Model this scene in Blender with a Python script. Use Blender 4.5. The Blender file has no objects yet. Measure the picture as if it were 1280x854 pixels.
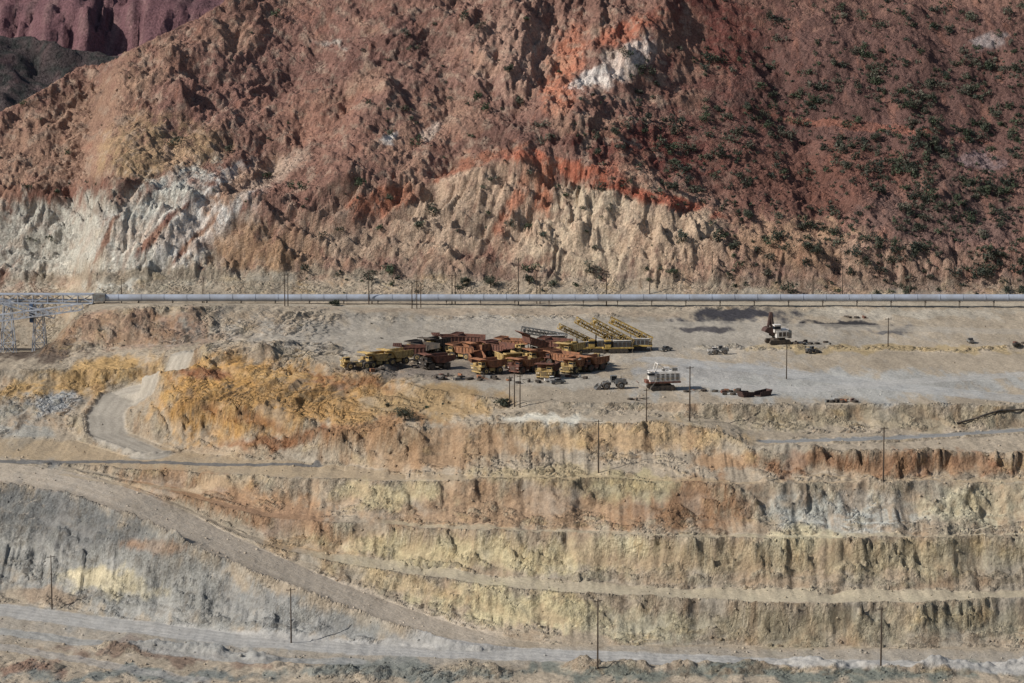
import bpy, math, random
import numpy as np
from mathutils import Vector, Matrix
random.seed(7); rng=np.random.default_rng(7)
sc=bpy.context.scene
# ---------------------------------------------------------------- survey frame
CH=150.0; PITCH=math.radians(8.2); FP=4000.0
def ray(u,v):
    a=(u-640)/FP; b=-(v-427)/FP
    return (a, math.cos(PITCH)+b*math.sin(PITCH), -math.sin(PITCH)+b*math.cos(PITCH))
def atz(u,v,z):
    d=ray(u,v); t=(z-CH)/d[2]; return d[0]*t,d[1]*t
def TV(v): return np.tan(PITCH+np.arctan((np.asarray(v,float)-427)/FP))
# ---------------------------------------------------------------- noise
_p=rng.permutation(256).astype(np.int32); PERM=np.concatenate([_p,_p])
_a=rng.random(256)*2*np.pi; GC=np.cos(_a).astype(np.float32); GS=np.sin(_a).astype(np.float32)
def gn(x,y,seed=0):
    xf=np.floor(x); yf=np.floor(y); fx=(x-xf).astype(np.float32); fy=(y-yf).astype(np.float32)
    xi=(xf.astype(np.int32)+seed*37)&255; yi=(yf.astype(np.int32)+seed*91)&255
    sx=fx*fx*fx*(fx*(fx*6-15)+10); sy=fy*fy*fy*(fy*(fy*6-15)+10)
    def g(i,j,dx,dy):
        h=PERM[PERM[(xi+i)&255]+((yi+j)&255)]
        return GC[h]*dx+GS[h]*dy
    a=g(0,0,fx,fy); b=g(1,0,fx-1,fy); c=g(0,1,fx,fy-1); d=g(1,1,fx-1,fy-1)
    u=a+sx*(b-a); w=c+sx*(d-c)
    return (u+sy*(w-u))*1.5
def fbm(x,y,o=4,seed=0,r=0.5):
    s=0;a=1.0;t=0
    for i in range(o):
        s=s+a*gn(x,y,seed+i*3); t+=a; a*=r; x,y=x*1.62-y*1.21+11.3,y*1.62+x*1.21+5.7
    return s/t*1.4
def fbs(x,y,o=4,seed=0,r=0.5):
    s=0;a=1.0;t=0
    for i in range(o):
        s=s+a*gn(x,y,seed+i*3); t+=a; a*=r; x=x*2.03+11.3; y=y*2.03+5.7
    return s/t*1.4
def ridge(x,y,o=3,seed=0,r=0.5):
    s=0;a=1.0;t=0
    for i in range(o):
        s=s+a*(1-2.2*np.abs(gn(x,y,seed+i*3))); t+=a; a*=r; x=x*2.1+3.1; y=y*2.1+9.2
    return s/t
def sst(a,b,x):
    t=np.clip((x-a)/(b-a),0,1); return t*t*(3-2*t)
def ledge(t):
    f=t-np.floor(t); return sst(.55,.95,f)-f
# ---------------------------------------------------------------- grid
def geo(start,step,g,end):
    o=[];v=start
    while abs(v)<end:
        step*=g; v+=step; o.append(v)
    return o
xp=geo(212,0.45,1.14,3500); xs=np.array([-a for a in xp][::-1]+list(np.arange(-212,212.01,0.45))+xp)
yp=geo(1325,0.45,1.1,6500); yn=geo(0,0.45,1.12,1150)
ys=np.array([772-a for a in yn][::-1]+list(np.arange(772,1325.01,0.42))+yp)
nx,ny=len(xs),len(ys)
# ---------------------------------------------------------------- break lines
def smooth(a,sig=5.0):
    n=27; k=np.exp(-0.5*((np.arange(n)-n//2)*0.45/sig*1.6)**2); k/=k.sum()
    return np.convolve(np.pad(a,n//2,mode='edge'),k,mode='valid')
def L(pts):
    P=[]
    for u,v,z in pts:
        x,y=atz(u,v,z); P.append((x,y,z))
    P.sort(); P=np.array(P)
    return smooth(np.interp(xs,P[:,0],P[:,1])),smooth(np.interp(xs,P[:,0],P[:,2]))
def C(y,z): return np.full(nx,float(y)),np.full(nx,float(z))
def S(prev,vs,slope):
    y0,z0=prev; vu=np.array(vs,float); y=y0+20
    for _ in range(5):
        u=640+FP*xs/y; v=np.interp(u,vu[:,0],vu[:,1]); t=TV(v)
        y=(CH-z0+slope*y0)/(t+slope); y=np.maximum(y,y0+2)
    y=smooth(y); return y,z0+slope*(y-y0)
lines=[C(-600,146),C(20,143),C(150,-80),C(690,-95),C(762,-62),C(773,-48)]
lines.append(L([(0,752,-47),(100,765,-47),(200,780,-47),(320,797,-47),(440,804,-47),(560,814,-47),(680,809,-47),(800,808,-47),(960,811,-47),(1280,813,-47)])) #6 T
lines.append(L([(0,605,-20.9),(80,616,-21.9),(160,645,-24.5),(240,684,-28.8),(320,716,-33.2),(400,748,-37.8),(480,778,-42),(560,803,-45),(640,813,-46.9),(700,808.5,-47),(1280,812,-47)])) #7 RN
lines.append(L([(0,578,-20.5),(80,588,-21.5),(160,610,-24),(240,643,-28.4),(320,684,-32.8),(400,719,-37.5),(480,750,-41.8),(560,779,-45),(640,800,-46.9),(700,806,-47),(1280,810,-47)])) #8 RF
lines.append(L([(0,576,-20.4),(160,608,-23.8),(240,640,-28),(330,682,-32.4),(400,700,-34.2),(480,713,-35.5),(560,724,-36.2),(640,735,-36.5),(800,746,-36.5),(960,754,-36.5),(1120,753,-36.5),(1280,748,-36.5)])) #9 A1
lines.append(L([(0,575,-20.4),(160,606,-23.7),(240,637,-27.9),(330,678,-32.4),(400,690,-34.2),(480,700,-35.5),(560,711,-36.2),(640,722,-36.5),(800,732,-36.5),(960,737,-36.5),(1120,738,-36.5),(1280,738,-36.5)])) #10 A2
lines.append(L([(0,574,-20.3),(80,584,-21.3),(160,602,-23),(240,622,-24.8),(340,650,-27),(480,656,-26.8),(640,665,-25.6),(800,670,-24.5),(960,673,-24),(1280,671,-24)])) #11 B1
lines.append(L([(0,573,-20.3),(80,582,-21.3),(160,600,-23),(240,616,-24.8),(340,643,-27),(480,650,-26.8),(640,660,-25.6),(800,666,-24.5),(960,669,-24),(1280,667,-24)])) #12 B2
lines.append(L([(0,571,-20.2),(80,580,-20.8),(160,587,-20.5),(240,591,-19.8),(340,597,-19),(480,601,-18),(640,600,-14.8),(800,600,-13.5),(940,606,-13),(1280,603,-13)])) #13 C1
lines.append(L([(0,546,-20),(80,550,-20),(160,556,-19.7),(240,565,-19.4),(340,575,-19),(430,580,-18.4),(500,591,-17.5),(640,596,-14.6),(800,597,-13.5),(940,601,-13),(1280,598,-13)])) #14 C2
lines.append(L([(0,520,-15.8),(120,524,-15.8),(185,530,-15),(215,515,-9.5),(260,505,-7),(340,518,-8),(430,545,-11),(500,541,-8),(640,530,-4),(800,530,-2.8),(890,533,-3),(945,563,-7),(1100,572,-7.5),(1280,572,-7.5)])) #15 D1
lines.append(L([(0,495,-11),(120,495,-11.5),(180,492,-10.5),(212,470,-3.0),(260,466,-1.0),(340,480,-3.0),(430,505,-5.8),(500,515,-5),(640,521,-3),(800,521,-2.5),(900,524,-3.5),(940,543,-6),(1280,540,-6)])) #16 D2
lines.append(L([(0,466,-5),(100,464,-5),(170,466,-5),(215,452,0),(250,440,4),(340,443,2.4),(430,465,0),(500,482,0),(640,500,0),(800,505,0),(900,508,0),(1280,508,0)])) #17 E yard edge
lines.append(L([(0,452,-6),(60,450,-4),(110,436,-2),(240,432,0),(340,424,1),(430,420,0),(1280,420,0)])) #18 F
lines.append(L([(0,446,-9),(55,444,-8),(95,402,5),(150,388,9),(240,386,9),(330,390,7),(420,394,3.5),(520,392,2),(700,390,1.2),(1280,390,1)])) #19 G
h=L([(0,446,-15),(62,444,-15),(105,379,3),(1280,379.5,2)]); h=(np.maximum(h[0],lines[-1][0]+3),h[1]); lines.append(h) #20 H
lines.append((h[0]+20,h[1]+0.6)) #21 I
lines.append(S(lines[-1],[(0,352),(400,346),(900,356),(1280,356)],0.42)) #22 M0
lines.append(S(lines[-1],[(0,232),(150,228),(260,240),(330,262),(400,238),(480,220),(560,228),(640,198),(720,212),(800,236),(900,285),(960,305),(1100,312),(1280,318)],1.45)) #23
lines.append(S(lines[-1],[(0,190),(150,150),(260,150),(400,130),(560,125),(700,100),(800,130),(900,150),(1280,160)],0.46)) #24
lines.append(S(lines[-1],[(-100,175),(0,143),(60,112),(100,84),(150,76),(200,46),(260,24),(320,-4),(400,-60),(600,-190),(1280,-250)],0.70)) #25
c=lines[-1]
lines.append((c[0]+40,c[1]-8)); lines.append((c[0]+160,c[1]-70)); lines.append((np.full(nx,1800.),np.full(nx,-25.))); lines.append((np.full(nx,6500.),np.full(nx,-25.)))
LY=np.array([l[0] for l in lines]); LZ=np.array([l[1] for l in lines])
zx=np.zeros(nx)
wr=sst(-75,-45,xs)
for i,a,b_ in [(6,.8,.5),(9,1.8,.25),(10,2.8,1.3),(11,1.7,.25),(12,2.8,1.5),(13,1.8,.3),(14,2.6,1.4),(15,2.8,.9),(17,1.2,0)]:
    w_=wr if 8<i<13 else (.6+.4*wr)
    LY[i]+=a*w_*fbs(xs/11,zx+i*7.3,5,i+200,.6); LZ[i]+=b_*w_*fbs(xs/13,zx+i*3.1,5,i+230,.6)
for i in range(1,len(LY)): LY[i]=np.maximum(LY[i],LY[i-1]+0.4)
# talus foot and steeper rock above on every pit face
ZYs=[];ZZs=[]
for i in range(len(LY)):
    ZYs.append(LY[i]); ZZs.append(LZ[i])
    if i in (6,8,10,12,14,16):
        n_=.18*fbs(xs/7,zx+i*1.7,5,i+260,.6)
        ty=np.clip(.64+n_*.6,.45,.8); tz=np.clip(.40+n_*1.5,.10,.68)
        ZYs.append(LY[i]+ty*(LY[i+1]-LY[i])); ZZs.append(LZ[i]+tz*(LZ[i+1]-LZ[i]))
ZY=np.array(ZYs); ZZ=np.array(ZZs)
X,Y=np.meshgrid(xs.astype(np.float32),ys.astype(np.float32))
nl=len(LY); K=np.empty((ny,nx),np.float32)
for j in range(nx): K[:,j]=np.interp(ys,LY[:,j],np.arange(nl))
ampP=np.interp(K,np.arange(nl),[0,0,0,0,2,.3, 1.0,.8,.8,1.4,1.3,1.7,1.5,1.9,1.5,2.6,1.2,1.6,2,3,.0, .3,0,0,0,0,0,0,0,0]).astype(np.float32)
ampM=np.interp(K,np.arange(nl),[0]*20+[0,.4,4,11,14,10,9,9,0,0]).astype(np.float32)
lean=0.85*sst(70,-30,X)-0.25*sst(60,160,X)
Zr=np.empty((ny,nx),np.float32)
for j in range(nx): Zr[:,j]=np.interp(ys,LY[:,j],LZ[:,j])
XS=X-lean*np.clip(Zr-8,0,200)
rock=sst(-.22,.25,fbm(X/13,Zr/5,4,301)+.25*(K%2-.5))       # hard rock vs. loose scree
blk=ridge(X/5.5+.5*gn(X/9,Zr/6,4),Zr/4.2,4,17,.6)
W=ampP*(1.7*fbs(X/19,Y/60,3,1)+(.15+.3*rock)*ridge(X/7.5+1.1*gn(X/9,Y/9,5),Y/22,3,2,.55)+.95*blk*rock-0.4)
W+=ampP*rock*(.12*ridge(X/2.6+.6*gn(X/3,Y/3,7),Zr/3,2,303)+.75*ledge(Zr/2.6+.9*fbm(X/9,Y/30,3,305)))
soft=1-.5*sst(30,75,X)*sst(30,55,Zr)          # smoother soil slopes on the east side
W+=ampM*(1.0*fbm(XS/42,Y/60,5,11,.55)+0.25*ridge(XS/17+.5*gn(X/20,Y/20,6),Y/60,4,12,.6)-.1)*soft
mcl=np.interp(K,np.arange(nl),[0]*21+[0,.9,1,.30,.25,.25,0,0,0]).astype(np.float32)
W+=mcl*(3.0*ridge(XS/8.5+.9*gn(X/11,Y/11,8),Y/34,4,14,.62))*(.45+.55*sst(-.3,.3,gn(X/30,Y/40,77)))
mb=np.interp(K,np.arange(nl),[0]*21+[.2,.8,1,1,1,1,1,0,0]).astype(np.float32)
pb=sst(-.25,.3,gn(X/26,Zr/20,33))*soft
W+=mb*(.15+.85*pb)*(3.0*ridge((X+.3*Zr)/11+.5*gn(X/14,Zr/9,34),Zr/7,5,35,.62)-.5)
lz=Zr+.18*X+5*fbm(X/30,Y/40,3,311)
W+=mb*(4.4*ledge(lz/9.5)*sst(-.25,.25,gn(X/22,Zr/15,312))+1.6*ledge(lz/3.1+.4*gn(X/9,Y/9,5))*sst(-.2,.3,gn(X/15,Zr/11,313)))*(.35+.65*soft)
Yw=Y+W
Z=np.empty((ny,nx),np.float32)
for j in range(nx): Z[:,j]=np.interp(Yw[:,j],ZY[:,j],ZZ[:,j])
def slopes():
    gy=np.gradient(Z,axis=0)/np.gradient(ys)[:,None]; gx=np.gradient(Z,axis=1)/np.gradient(xs)[None,:]
    return np.sqrt(gx**2+gy**2)
slope=slopes(); st=sst(0.15,0.6,slope)
vis=((K>4)&(K<27)).astype(np.float32)
mnt=sst(21.5,22.5,K)
Z+=vis*st*(1-mnt)*(.08+.92*rock)*(0.5*ridge(X/3.2,Y/3.2+Z/3,4,21,.6)+0.3*fbm(X/1.3,Z/1.0,2,25))
Z+=vis*mnt*(soft+.15)*(1.0*ridge(X/11+.2*XS/11,Y/13,5,31,.6)+0.4*fbm(X/2,Y/2,3,33)+.38*ridge(X/2.6,Y/3.4,2,39))
flat=vis*(1-st)*(1-mnt)
Z+=flat*(0.12*fbm(X/4,Y/6,4,41))
am=np.interp(K,np.arange(nl),[0,0,0,0,1.4,1.1,.1,0,0,0,.1,0,.1,.05,.1,.4,.25,.1,.2,.5,.1,.1]+[0]*8)
am=am+.8*sst(14.3,15,K)*sst(19.9,19.2,K)*sst(-50,-75,X)
Z+=(am*(ridge(X/11,Y/14,5,44,.6)*.9+.3)*vis).astype(np.float32)
gold=(sst(14.2,15,K)*sst(17.9,17.2,K)*sst(-110,-100,X)*sst(-15,-40,X)).astype(np.float32)
Z+=gold*(3.0*ridge((X-.25*Y)/19+.6*gn(X/20,Y/20,46),(Y+.3*X)/34,5,47,.55)-.6)
# ---------------------------------------------------------------- height lookup
def hz(x,y):
    x=np.asarray(x,float);y=np.asarray(y,float)
    i=np.clip(np.searchsorted(xs,x)-1,0,nx-2); j=np.clip(np.searchsorted(ys,y)-1,0,ny-2)
    fx=np.clip((x-xs[i])/(xs[i+1]-xs[i]),0,1); fy=np.clip((y-ys[j])/(ys[j+1]-ys[j]),0,1)
    return (Z[j,i]*(1-fx)+Z[j,i+1]*fx)*(1-fy)+(Z[j+1,i]*(1-fx)+Z[j+1,i+1]*fx)*fy
_my=np.arange(765,1500,0.6)
def site(u,v):
    d=ray(u,v); t=_my/d[1]; x=d[0]*t; zz=CH+d[2]*t
    hh=hz(x,_my); h=np.nonzero(hh>=zz)[0]; i=h[0] if len(h) else len(_my)-1
    return float(x[i]),float(_my[i]),float(hh[i])
def polydist(uv,hw,zs=None):
    S3=[site(u,v) for u,v in uv]; P=np.array([s[:2] for s in S3]); zs=[s[2] for s in S3] if zs is None else zs; m=hw*2.5
    i0,i1=np.searchsorted(xs,[P[:,0].min()-m,P[:,0].max()+m]); j0,j1=np.searchsorted(ys,[P[:,1].min()-m,P[:,1].max()+m])
    xx=X[j0:j1,i0:i1]; yy=Y[j0:j1,i0:i1]; D=np.full(xx.shape,1e9,np.float32); ZN=np.zeros(xx.shape,np.float32)
    for a,b,za,zb in zip(P[:-1],P[1:],zs[:-1],zs[1:]):
        ab=b-a; t=np.clip(((xx-a[0])*ab[0]+(yy-a[1])*ab[1])/(ab@ab+1e-9),0,1)
        d_=np.hypot(xx-a[0]-t*ab[0],yy-a[1]-t*ab[1]); ZN=np.where(d_<D,za+t*(zb-za),ZN); D=np.minimum(D,d_)
    return slice(j0,j1),slice(i0,i1),D,xx,yy,ZN
def berm(uv,hgt,hw,seed=3):
    sj,si,D,xx,yy,_=polydist(uv,hw)
    Z[sj,si]+=np.exp(-(D/hw*1.4)**2)*hgt*(0.75+0.9*fbm(xx/(hw*1.4+2),yy/(hw*1.4+2),4,seed,.6))
def grade(uv,hw,zs=None,edge=0.8):
    sj,si,D,xx,yy,ZN=polydist(uv,hw,zs)
    w=sst(hw*1.5,hw*.95,D); Z[sj,si]=Z[sj,si]*(1-w)+w*ZN+edge*np.exp(-((D-hw*1.12)/1.1)**2)*(.7+.8*fbm(xx/4,yy/4,3,55))
berm([(860,-10),(800,60),(745,130),(705,190)],7,14,12); berm([(700,20),(690,80),(640,140)],-5,11,13)
berm([(330,0),(260,90),(190,170),(140,240)],6,15,14); berm([(430,120),(350,180),(300,230)],-5,11,15); berm([(520,90),(470,160),(430,220)],6,12,16)
berm([(330,290),(345,320)],8,13,17); berm([(265,235),(225,290),(180,340)],4,8,18); berm([(205,230),(160,290),(120,345)],-3,7,19)
berm([(620,170),(560,200),(540,225)],-6,9,20); berm([(740,235),(735,300)],4,7,21); berm([(820,250),(810,310)],-4,6,22); berm([(640,225),(610,290)],-4,6,23)
berm([(960,60),(1000,160),(1020,280)],-5,12,24); berm([(1130,40),(1150,160),(1180,280)],5,14,25); berm([(1240,60),(1230,200)],-4,10,26); berm([(560,20),(600,90)],5,12,27)
berm([(880,436),(960,438),(1060,436),(1180,440),(1290,436)],1.5,3.5)
berm([(290,432),(330,434),(370,432),(412,434)],1.5,4)
berm([(520,470),(560,474),(600,472)],.9,3)
berm([(820,506),(1000,508),(1285,506)],.8,2.5)
berm([(0,609),(80,619),(160,647),(240,686),(320,718),(400,750),(480,780),(560,805)],.9,1.4,9)
berm([(130,815),(200,813),(260,818),(330,825)],2.6,5,4)
berm([(0,838),(60,836)],2.0,5,5)
berm([(730,838),(860,842),(1000,834),(1100,842),(1290,838)],3.2,6,6)
berm([(350,838),(480,845),(620,842)],2.4,6,7)
berm([(600,528),(660,516),(760,516)],.9,3,8)
berm([(480,400),(600,398),(760,396)],1.4,5,8)
berm([(780,388),(950,386)],1.0,4,8)
berm([(60,478),(40,510),(0,545)],1.2,3,8)
berm([(75,696),(140,694),(215,702)],3.8,6,8)
berm([(960,604),(1030,600),(1120,604),(1200,600)],1.5,4,28)
berm([(960,565),(1060,575),(1180,570),(1285,575)],2.0,5,29)
CURV=[(222,455),(185,472),(150,495),(132,520),(135,545),(190,566)]
grade(CURV,6.5,[-2.0,-6.5,-11,-15,-18,-19.3],1.2)
RGT=[(960,553),(1050,551),(1150,547),(1285,538)]
grade(RGT,3.2,None,.5)
slope=slopes(); st=sst(0.2,0.65,slope)
# ---------------------------------------------------------------- colours
def lin(c):
    c=np.array(c,float)/255; return np.where(c<=.04045,c/12.92,((c+.055)/1.055)**2.4)
Q=Z+0.2*Y
wx=3.6*fbm(X/16,Q/14,4,51); wq=3.2*fbm(X/13,Q/12,4,55); en=fbm(X/5,Q/6,6,58,.65)
XW=X+wx; QW=Q+wq
COL=np.empty((ny,nx,3),np.float32)
COL[:]=lin((162,148,128))
m=sst(21.6,22.3,K)[...,None]; COL=COL*(1-m)+m*lin((142,106,91)).astype(np.float32)
def patch(u,v,ru,rv,rot,c,s=1.0,soft=.34):
    x,y,z=site(u,v); q=z+.2*y; k=y/FP
    R=max(ru,rv)*k*1.8+10
    i0,i1=np.searchsorted(xs,[x-R,x+R])
    if i1-i0<2: return
    dx=XW[:,i0:i1]-x; dq=QW[:,i0:i1]-q; a=math.radians(rot); ca,sa=math.cos(a),math.sin(a)
    d=np.sqrt(((dx*ca+dq*sa)/(ru*k))**2+((-dx*sa+dq*ca)/(rv*k))**2)+en[:,i0:i1]*.75
    w=(s*sst(1+soft,1-soft,d))[...,None]
    if y>1140: w=w*(K[:,i0:i1,None]>21)
    else: w=w*(K[:,i0:i1,None]<=22)
    COL[:,i0:i1]=COL[:,i0:i1]*(1-w)+w*lin(c).astype(np.float32)
PT=[(110,170,150,80,30,(158,124,102)),(200,180,75,55,20,(170,140,104)),(330,90,150,60,30,(142,105,92)),(60,246,110,16,0,(138,98,82)),
(130,300,220,62,0,(180,170,150)),(60,300,100,48,0,(194,188,172)),(190,285,95,46,45,(200,196,182)),(265,265,90,32,48,(226,219,207)),(200,290,50,5,50,(140,98,84)),(238,300,45,4,50,(146,104,86)),(130,300,40,4,50,(150,114,95)),(320,225,70,20,42,(176,142,116)),
(335,312,70,36,0,(162,130,100)),(440,200,120,80,40,(148,110,94)),(400,150,60,40,30,(156,114,95)),(350,215,50,14,40,(190,166,144),.7),(430,58,32,6,-22,(190,177,162)),(560,90,150,80,0,(142,107,93)),
(480,60,70,40,30,(128,94,83)),(650,60,60,60,60,(174,138,118)),(705,90,20,70,-10,(192,124,94)),(780,80,62,20,38,(220,199,182)),(745,100,26,14,30,(230,217,204)),(790,38,60,14,30,(178,110,84)),
(640,165,90,22,5,(122,90,79)),(560,150,50,40,0,(154,118,99)),(740,285,115,64,0,(204,182,152)),(600,258,85,60,0,(194,164,136)),(520,290,110,46,0,(184,158,132)),(440,300,60,34,0,(172,146,122)),
(850,292,70,50,0,(200,172,142)),(450,262,50,30,0,(158,126,106)),(700,210,90,12,-10,(182,106,78)),(815,248,85,10,-14,(166,92,68)),(480,255,40,14,20,(166,106,80)),
(600,202,60,10,20,(162,108,84)),(680,240,14,40,-15,(188,122,90)),(640,255,11,46,-20,(178,120,92)),
(830,190,110,40,-5,(110,64,56)),(960,120,130,130,0,(112,75,66)),(1150,120,220,150,0,(110,82,74)),(1020,230,120,60,0,(118,82,70)),(1080,160,150,6,-8,(142,94,77)),(880,40,60,60,0,(116,70,61)),
(1060,325,170,30,0,(156,128,108)),(1190,270,110,50,0,(116,91,82)),(985,300,80,34,0,(168,134,106)),
(488,172,14,6,45,(220,212,202)),(535,165,20,8,60,(206,182,162)),(240,347,260,8,0,(154,142,123)),(700,359,260,8,0,(170,152,130)),(1100,358,200,9,0,(142,120,104)),
(1235,50,22,12,0,(150,137,132)),(1228,200,26,12,0,(134,113,110)),
(180,412,125,26,0,(156,128,107)),(340,405,90,16,0,(166,148,125)),(50,440,70,14,0,(96,84,74)),(90,478,110,20,12,(176,144,98)),(20,530,40,28,0,(146,142,132)),(70,505,25,16,0,(152,152,149)),  # dark brown below the conveyor bridge: shade painted into the ground colour
(290,495,100,56,0,(184,142,86)),(405,500,125,40,0,(172,135,88)),(530,503,90,24,0,(162,136,100)),(350,552,100,11,8,(140,100,72)),(470,540,60,16,10,(154,120,88)),(250,470,30,8,0,(140,96,68)),(420,478,70,9,-8,(144,105,72)),(300,520,60,9,-15,(150,106,64)),(340,470,60,6,-6,(196,158,104),.8),(200,566,140,8,0,(170,152,128)),
(700,420,420,38,0,(158,149,135)),(1050,482,260,24,0,(162,159,151)),(900,465,120,14,0,(156,152,145)),(620,390,220,8,0,(160,144,124)),(1120,392,160,8,0,(168,158,141)),(1130,436,180,6,0,(163,144,111)),
(700,478,110,12,0,(166,157,142)),(560,462,120,16,0,(130,119,107)),
(925,396,72,11,4,(68,66,68)),(1045,405,56,5,0,(64,62,62)),(880,411,34,5,0,(84,80,79)),(1110,412,40,4,0,(104,100,96)),
(1100,524,220,13,0,(156,143,120)),(690,524,55,6,0,(198,191,174)),(1100,584,190,13,0,(146,112,86)),(1190,575,70,6,0,(140,102,78),.6),(900,578,40,12,0,(158,129,100)),
(770,548,150,18,0,(180,154,118)),(560,562,95,24,0,(150,124,97)),(640,632,190,28,0,(158,132,106)),(850,632,90,32,0,(146,115,88)),(1060,640,95,26,0,(168,167,157)),(1225,636,75,28,0,(186,177,150)),(480,618,70,16,0,(184,169,134)),(700,596,110,12,0,(170,153,122)),
(790,610,50,24,0,(166,153,120)),(280,622,130,22,-12,(162,130,100)),(400,680,60,22,-10,(170,145,114)),(340,650,90,18,-14,(158,127,100)),
(600,694,170,20,-4,(190,175,138)),(900,705,160,22,0,(164,149,122)),(1150,702,150,22,0,(172,158,129)),(780,700,50,16,0,(192,180,147)),(1010,690,60,12,0,(192,181,150)),
(650,762,140,22,-8,(190,177,140)),(820,784,100,18,0,(176,166,138)),(1000,788,120,20,0,(156,143,118)),(1200,782,110,22,0,(156,147,125)),(500,730,80,10,-12,(182,163,130)),
(100,690,190,70,-16,(142,140,133)),(80,650,130,36,-16,(114,114,111)),(220,742,140,44,-14,(148,146,139)),(140,728,66,13,-6,(188,176,146)),(370,772,120,22,-14,(138,137,132)),(190,686,40,8,0,(148,124,104)),(60,745,50,10,0,(144,128,110)),(560,806,60,8,-5,(118,117,112)),
(200,816,130,7,-3,(130,112,97)),(30,836,50,8,0,(132,109,94)),(960,842,320,9,0,(114,116,106)),(480,842,150,8,0,(120,121,113)),(180,845,150,6,0,(120,121,114))]
for p in PT:
    if len(p)==7: patch(*p[:6],s=p[6])
    else: patch(*p)
mm=mnt; Sx=X*(1-mm)+XS*mm
s1=fbs(Sx/6,Q/20,5,61,.6); s2=fbm(Sx/3.2,Q/4.5,4,66); s3=fbm(X/10,Q/6,5,71); s4=fbm(X/28,Q/22,4,75); s5=fbm(X/1.3,Y/1.3,2,79); s6=fbm(X/6,Q/5,6,91,.66)
stm=st*(0.4+.6*sst(.2,.7,slope))
def mixc(w,c):
    global COL
    w=np.clip(w,0,1)[...,None].astype(np.float32); COL=COL*(1-w)+w*lin(c).astype(np.float32)
pit=(1-mm)*vis
wm=1-.88*sst(0,-30,X)*sst(7.15,6.95,K)
up=sst(12.6,13.4,K)
mixc(pit*wm*stm*.55*(1-rock)*sst(-.2,.3,s4+.5*s6),(146,123,98))
mixc(pit*stm*.4*(1-rock)*sst(.0,.4,-s4-.3*s1),(148,145,135))
mixc(pit*wm*stm*.5*(1-.5*up)*rock*sst(.0,.45,-s6),(194,185,158))
mixc(pit*stm*.30*(1-wm)*rock*sst(.0,.45,-s6),(172,170,162))
mixc(pit*wm*stm*.5*rock*sst(.1,.5,s6),(132,108,82))
mixc(pit*wm*stm*(.3+.2*up)*sst(.1,.5,s1),(142,112,84))
mixc(pit*wm*stm*.35*rock*sst(.2,.5,s3),(176,151,105))
mixc(pit*stm*.5*rock*sst(.15,.5,s2),(98,89,77))
mixc(pit*stm*.4*sst(.2,.6,fbm(X/9,Z/.9,4,95)),(108,97,82))
mixc(mm*stm*.42*sst(.1,.5,s6),(108,79,69))
mixc(mm*stm*.28*sst(.2,.5,s1),(162,108,84))
mixc(mm*stm*.55*sst(.05,.42,-s6)*sst(100,50,X),(190,165,142))
mixc(mm*.4*sst(.2,.5,s2),(90,70,64))
mixc(mm*.35*sst(.15,.5,s4)*sst(120,40,X),(174,140,112))
mixc(mm*stm*.4*sst(.2,.55,fbm(X/12,lz/1.6,4,97)),(100,76,68))
COL*=(1+0.18*s4+0.12*s3+.10*s2+.24*s6+.12*s5)[...,None]
lum=(COL@np.array([.3,.59,.11],np.float32))[...,None]; ds=(.03+.08*mm)[...,None]
COL=COL*(1-ds)+lum*ds  # mutes the colours, most on the mountain; also stands in for haze
rough=np.clip(.22+.78*st*np.maximum(.2+.8*rock,mm),0,1)*np.ones_like(Z)
def road(uv,hw,c,s=.9,rut=True):
    sj,si,D,xx,yy,_=polydist(uv,hw)
    w=s*sst(hw*1.12,hw*.8,D+1.0*fbm(xx/3,yy/4,4,81))
    w3=w[...,None].astype(np.float32); cc=lin(c).astype(np.float32)*(1+.16*fbm(xx/9,yy/9,4,83)+.08*np.cos(D*2.1+fbm(xx/12,yy/12,2,84)*2))[...,None]
    COL[sj,si]=COL[sj,si]*(1-w3)+w3*cc; rough[sj,si]=rough[sj,si]*(1-w)+.12*w
def band(k0,k1,c,s,x0=-1e9,x1=1e9,sl=.5):
    w=s*sst(k0-.1,k0+.15,K+.2*en)*sst(k1+.1,k1-.15,K+.2*en)*sst(x0,x0+8,X)*sst(x1,x1-8,X)*sst(sl,sl*.5,slope)*(.75+.5*s6)
    w=np.clip(w,0,1)
    mixc(w,c); rough[:]=rough*(1-w)+.2*w
band(5.5,6,(150,147,140),.5)
band(6.85,8.2,(182,168,149),1.1,-1e9,0,.9)
for kx,a in ((7.3,.25),(7.55,.3),(7.75,.25)): mixc(a*np.exp(-((K-kx)/.06)**2)*(X<0)*(.6+.6*s4),(204,192,174))
mixc(.35*np.exp(-((K-7.12)/.08)**2)*(X<0),(142,130,115))
band(9,10,(184,172,146),.8,-60); band(11,12,(174,161,134),.75,-40); band(13,14,(168,146,115),.7)
road([(0,762),(150,782),(300,800),(450,811),(700,820),(1000,823),(1285,825)],6.5,(162,159,153))
road([(0,790),(200,806),(330,822),(440,828)],3.5,(146,145,140),.8)
road([(0,808),(150,835),(250,850)],3.0,(152,148,142),.6)
road([(0,577),(150,577),(300,581),(395,583)],2.2,(104,103,101),.9)
road(CURV,6.0,(156,148,135),.95)
road(RGT,3.0,(130,130,128),.9)
road([(820,450),(950,462),(1100,482),(1285,500)],7,(162,160,155),.7)
road([(830,478),(1000,488),(1150,476),(1285,468)],5,(168,164,157),.6)
road([(500,425),(700,408),(900,405),(1285,415)],6,(164,155,141),.5)
road([(140,382),(400,382),(800,381),(1285,381)],4,(168,158,140),.7)
road([(80,594),(300,604),(420,590)],1.6,(172,154,127),.5)
COL=np.clip(COL,0.01,.85)
RG=np.clip(rough,0,1)
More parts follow.
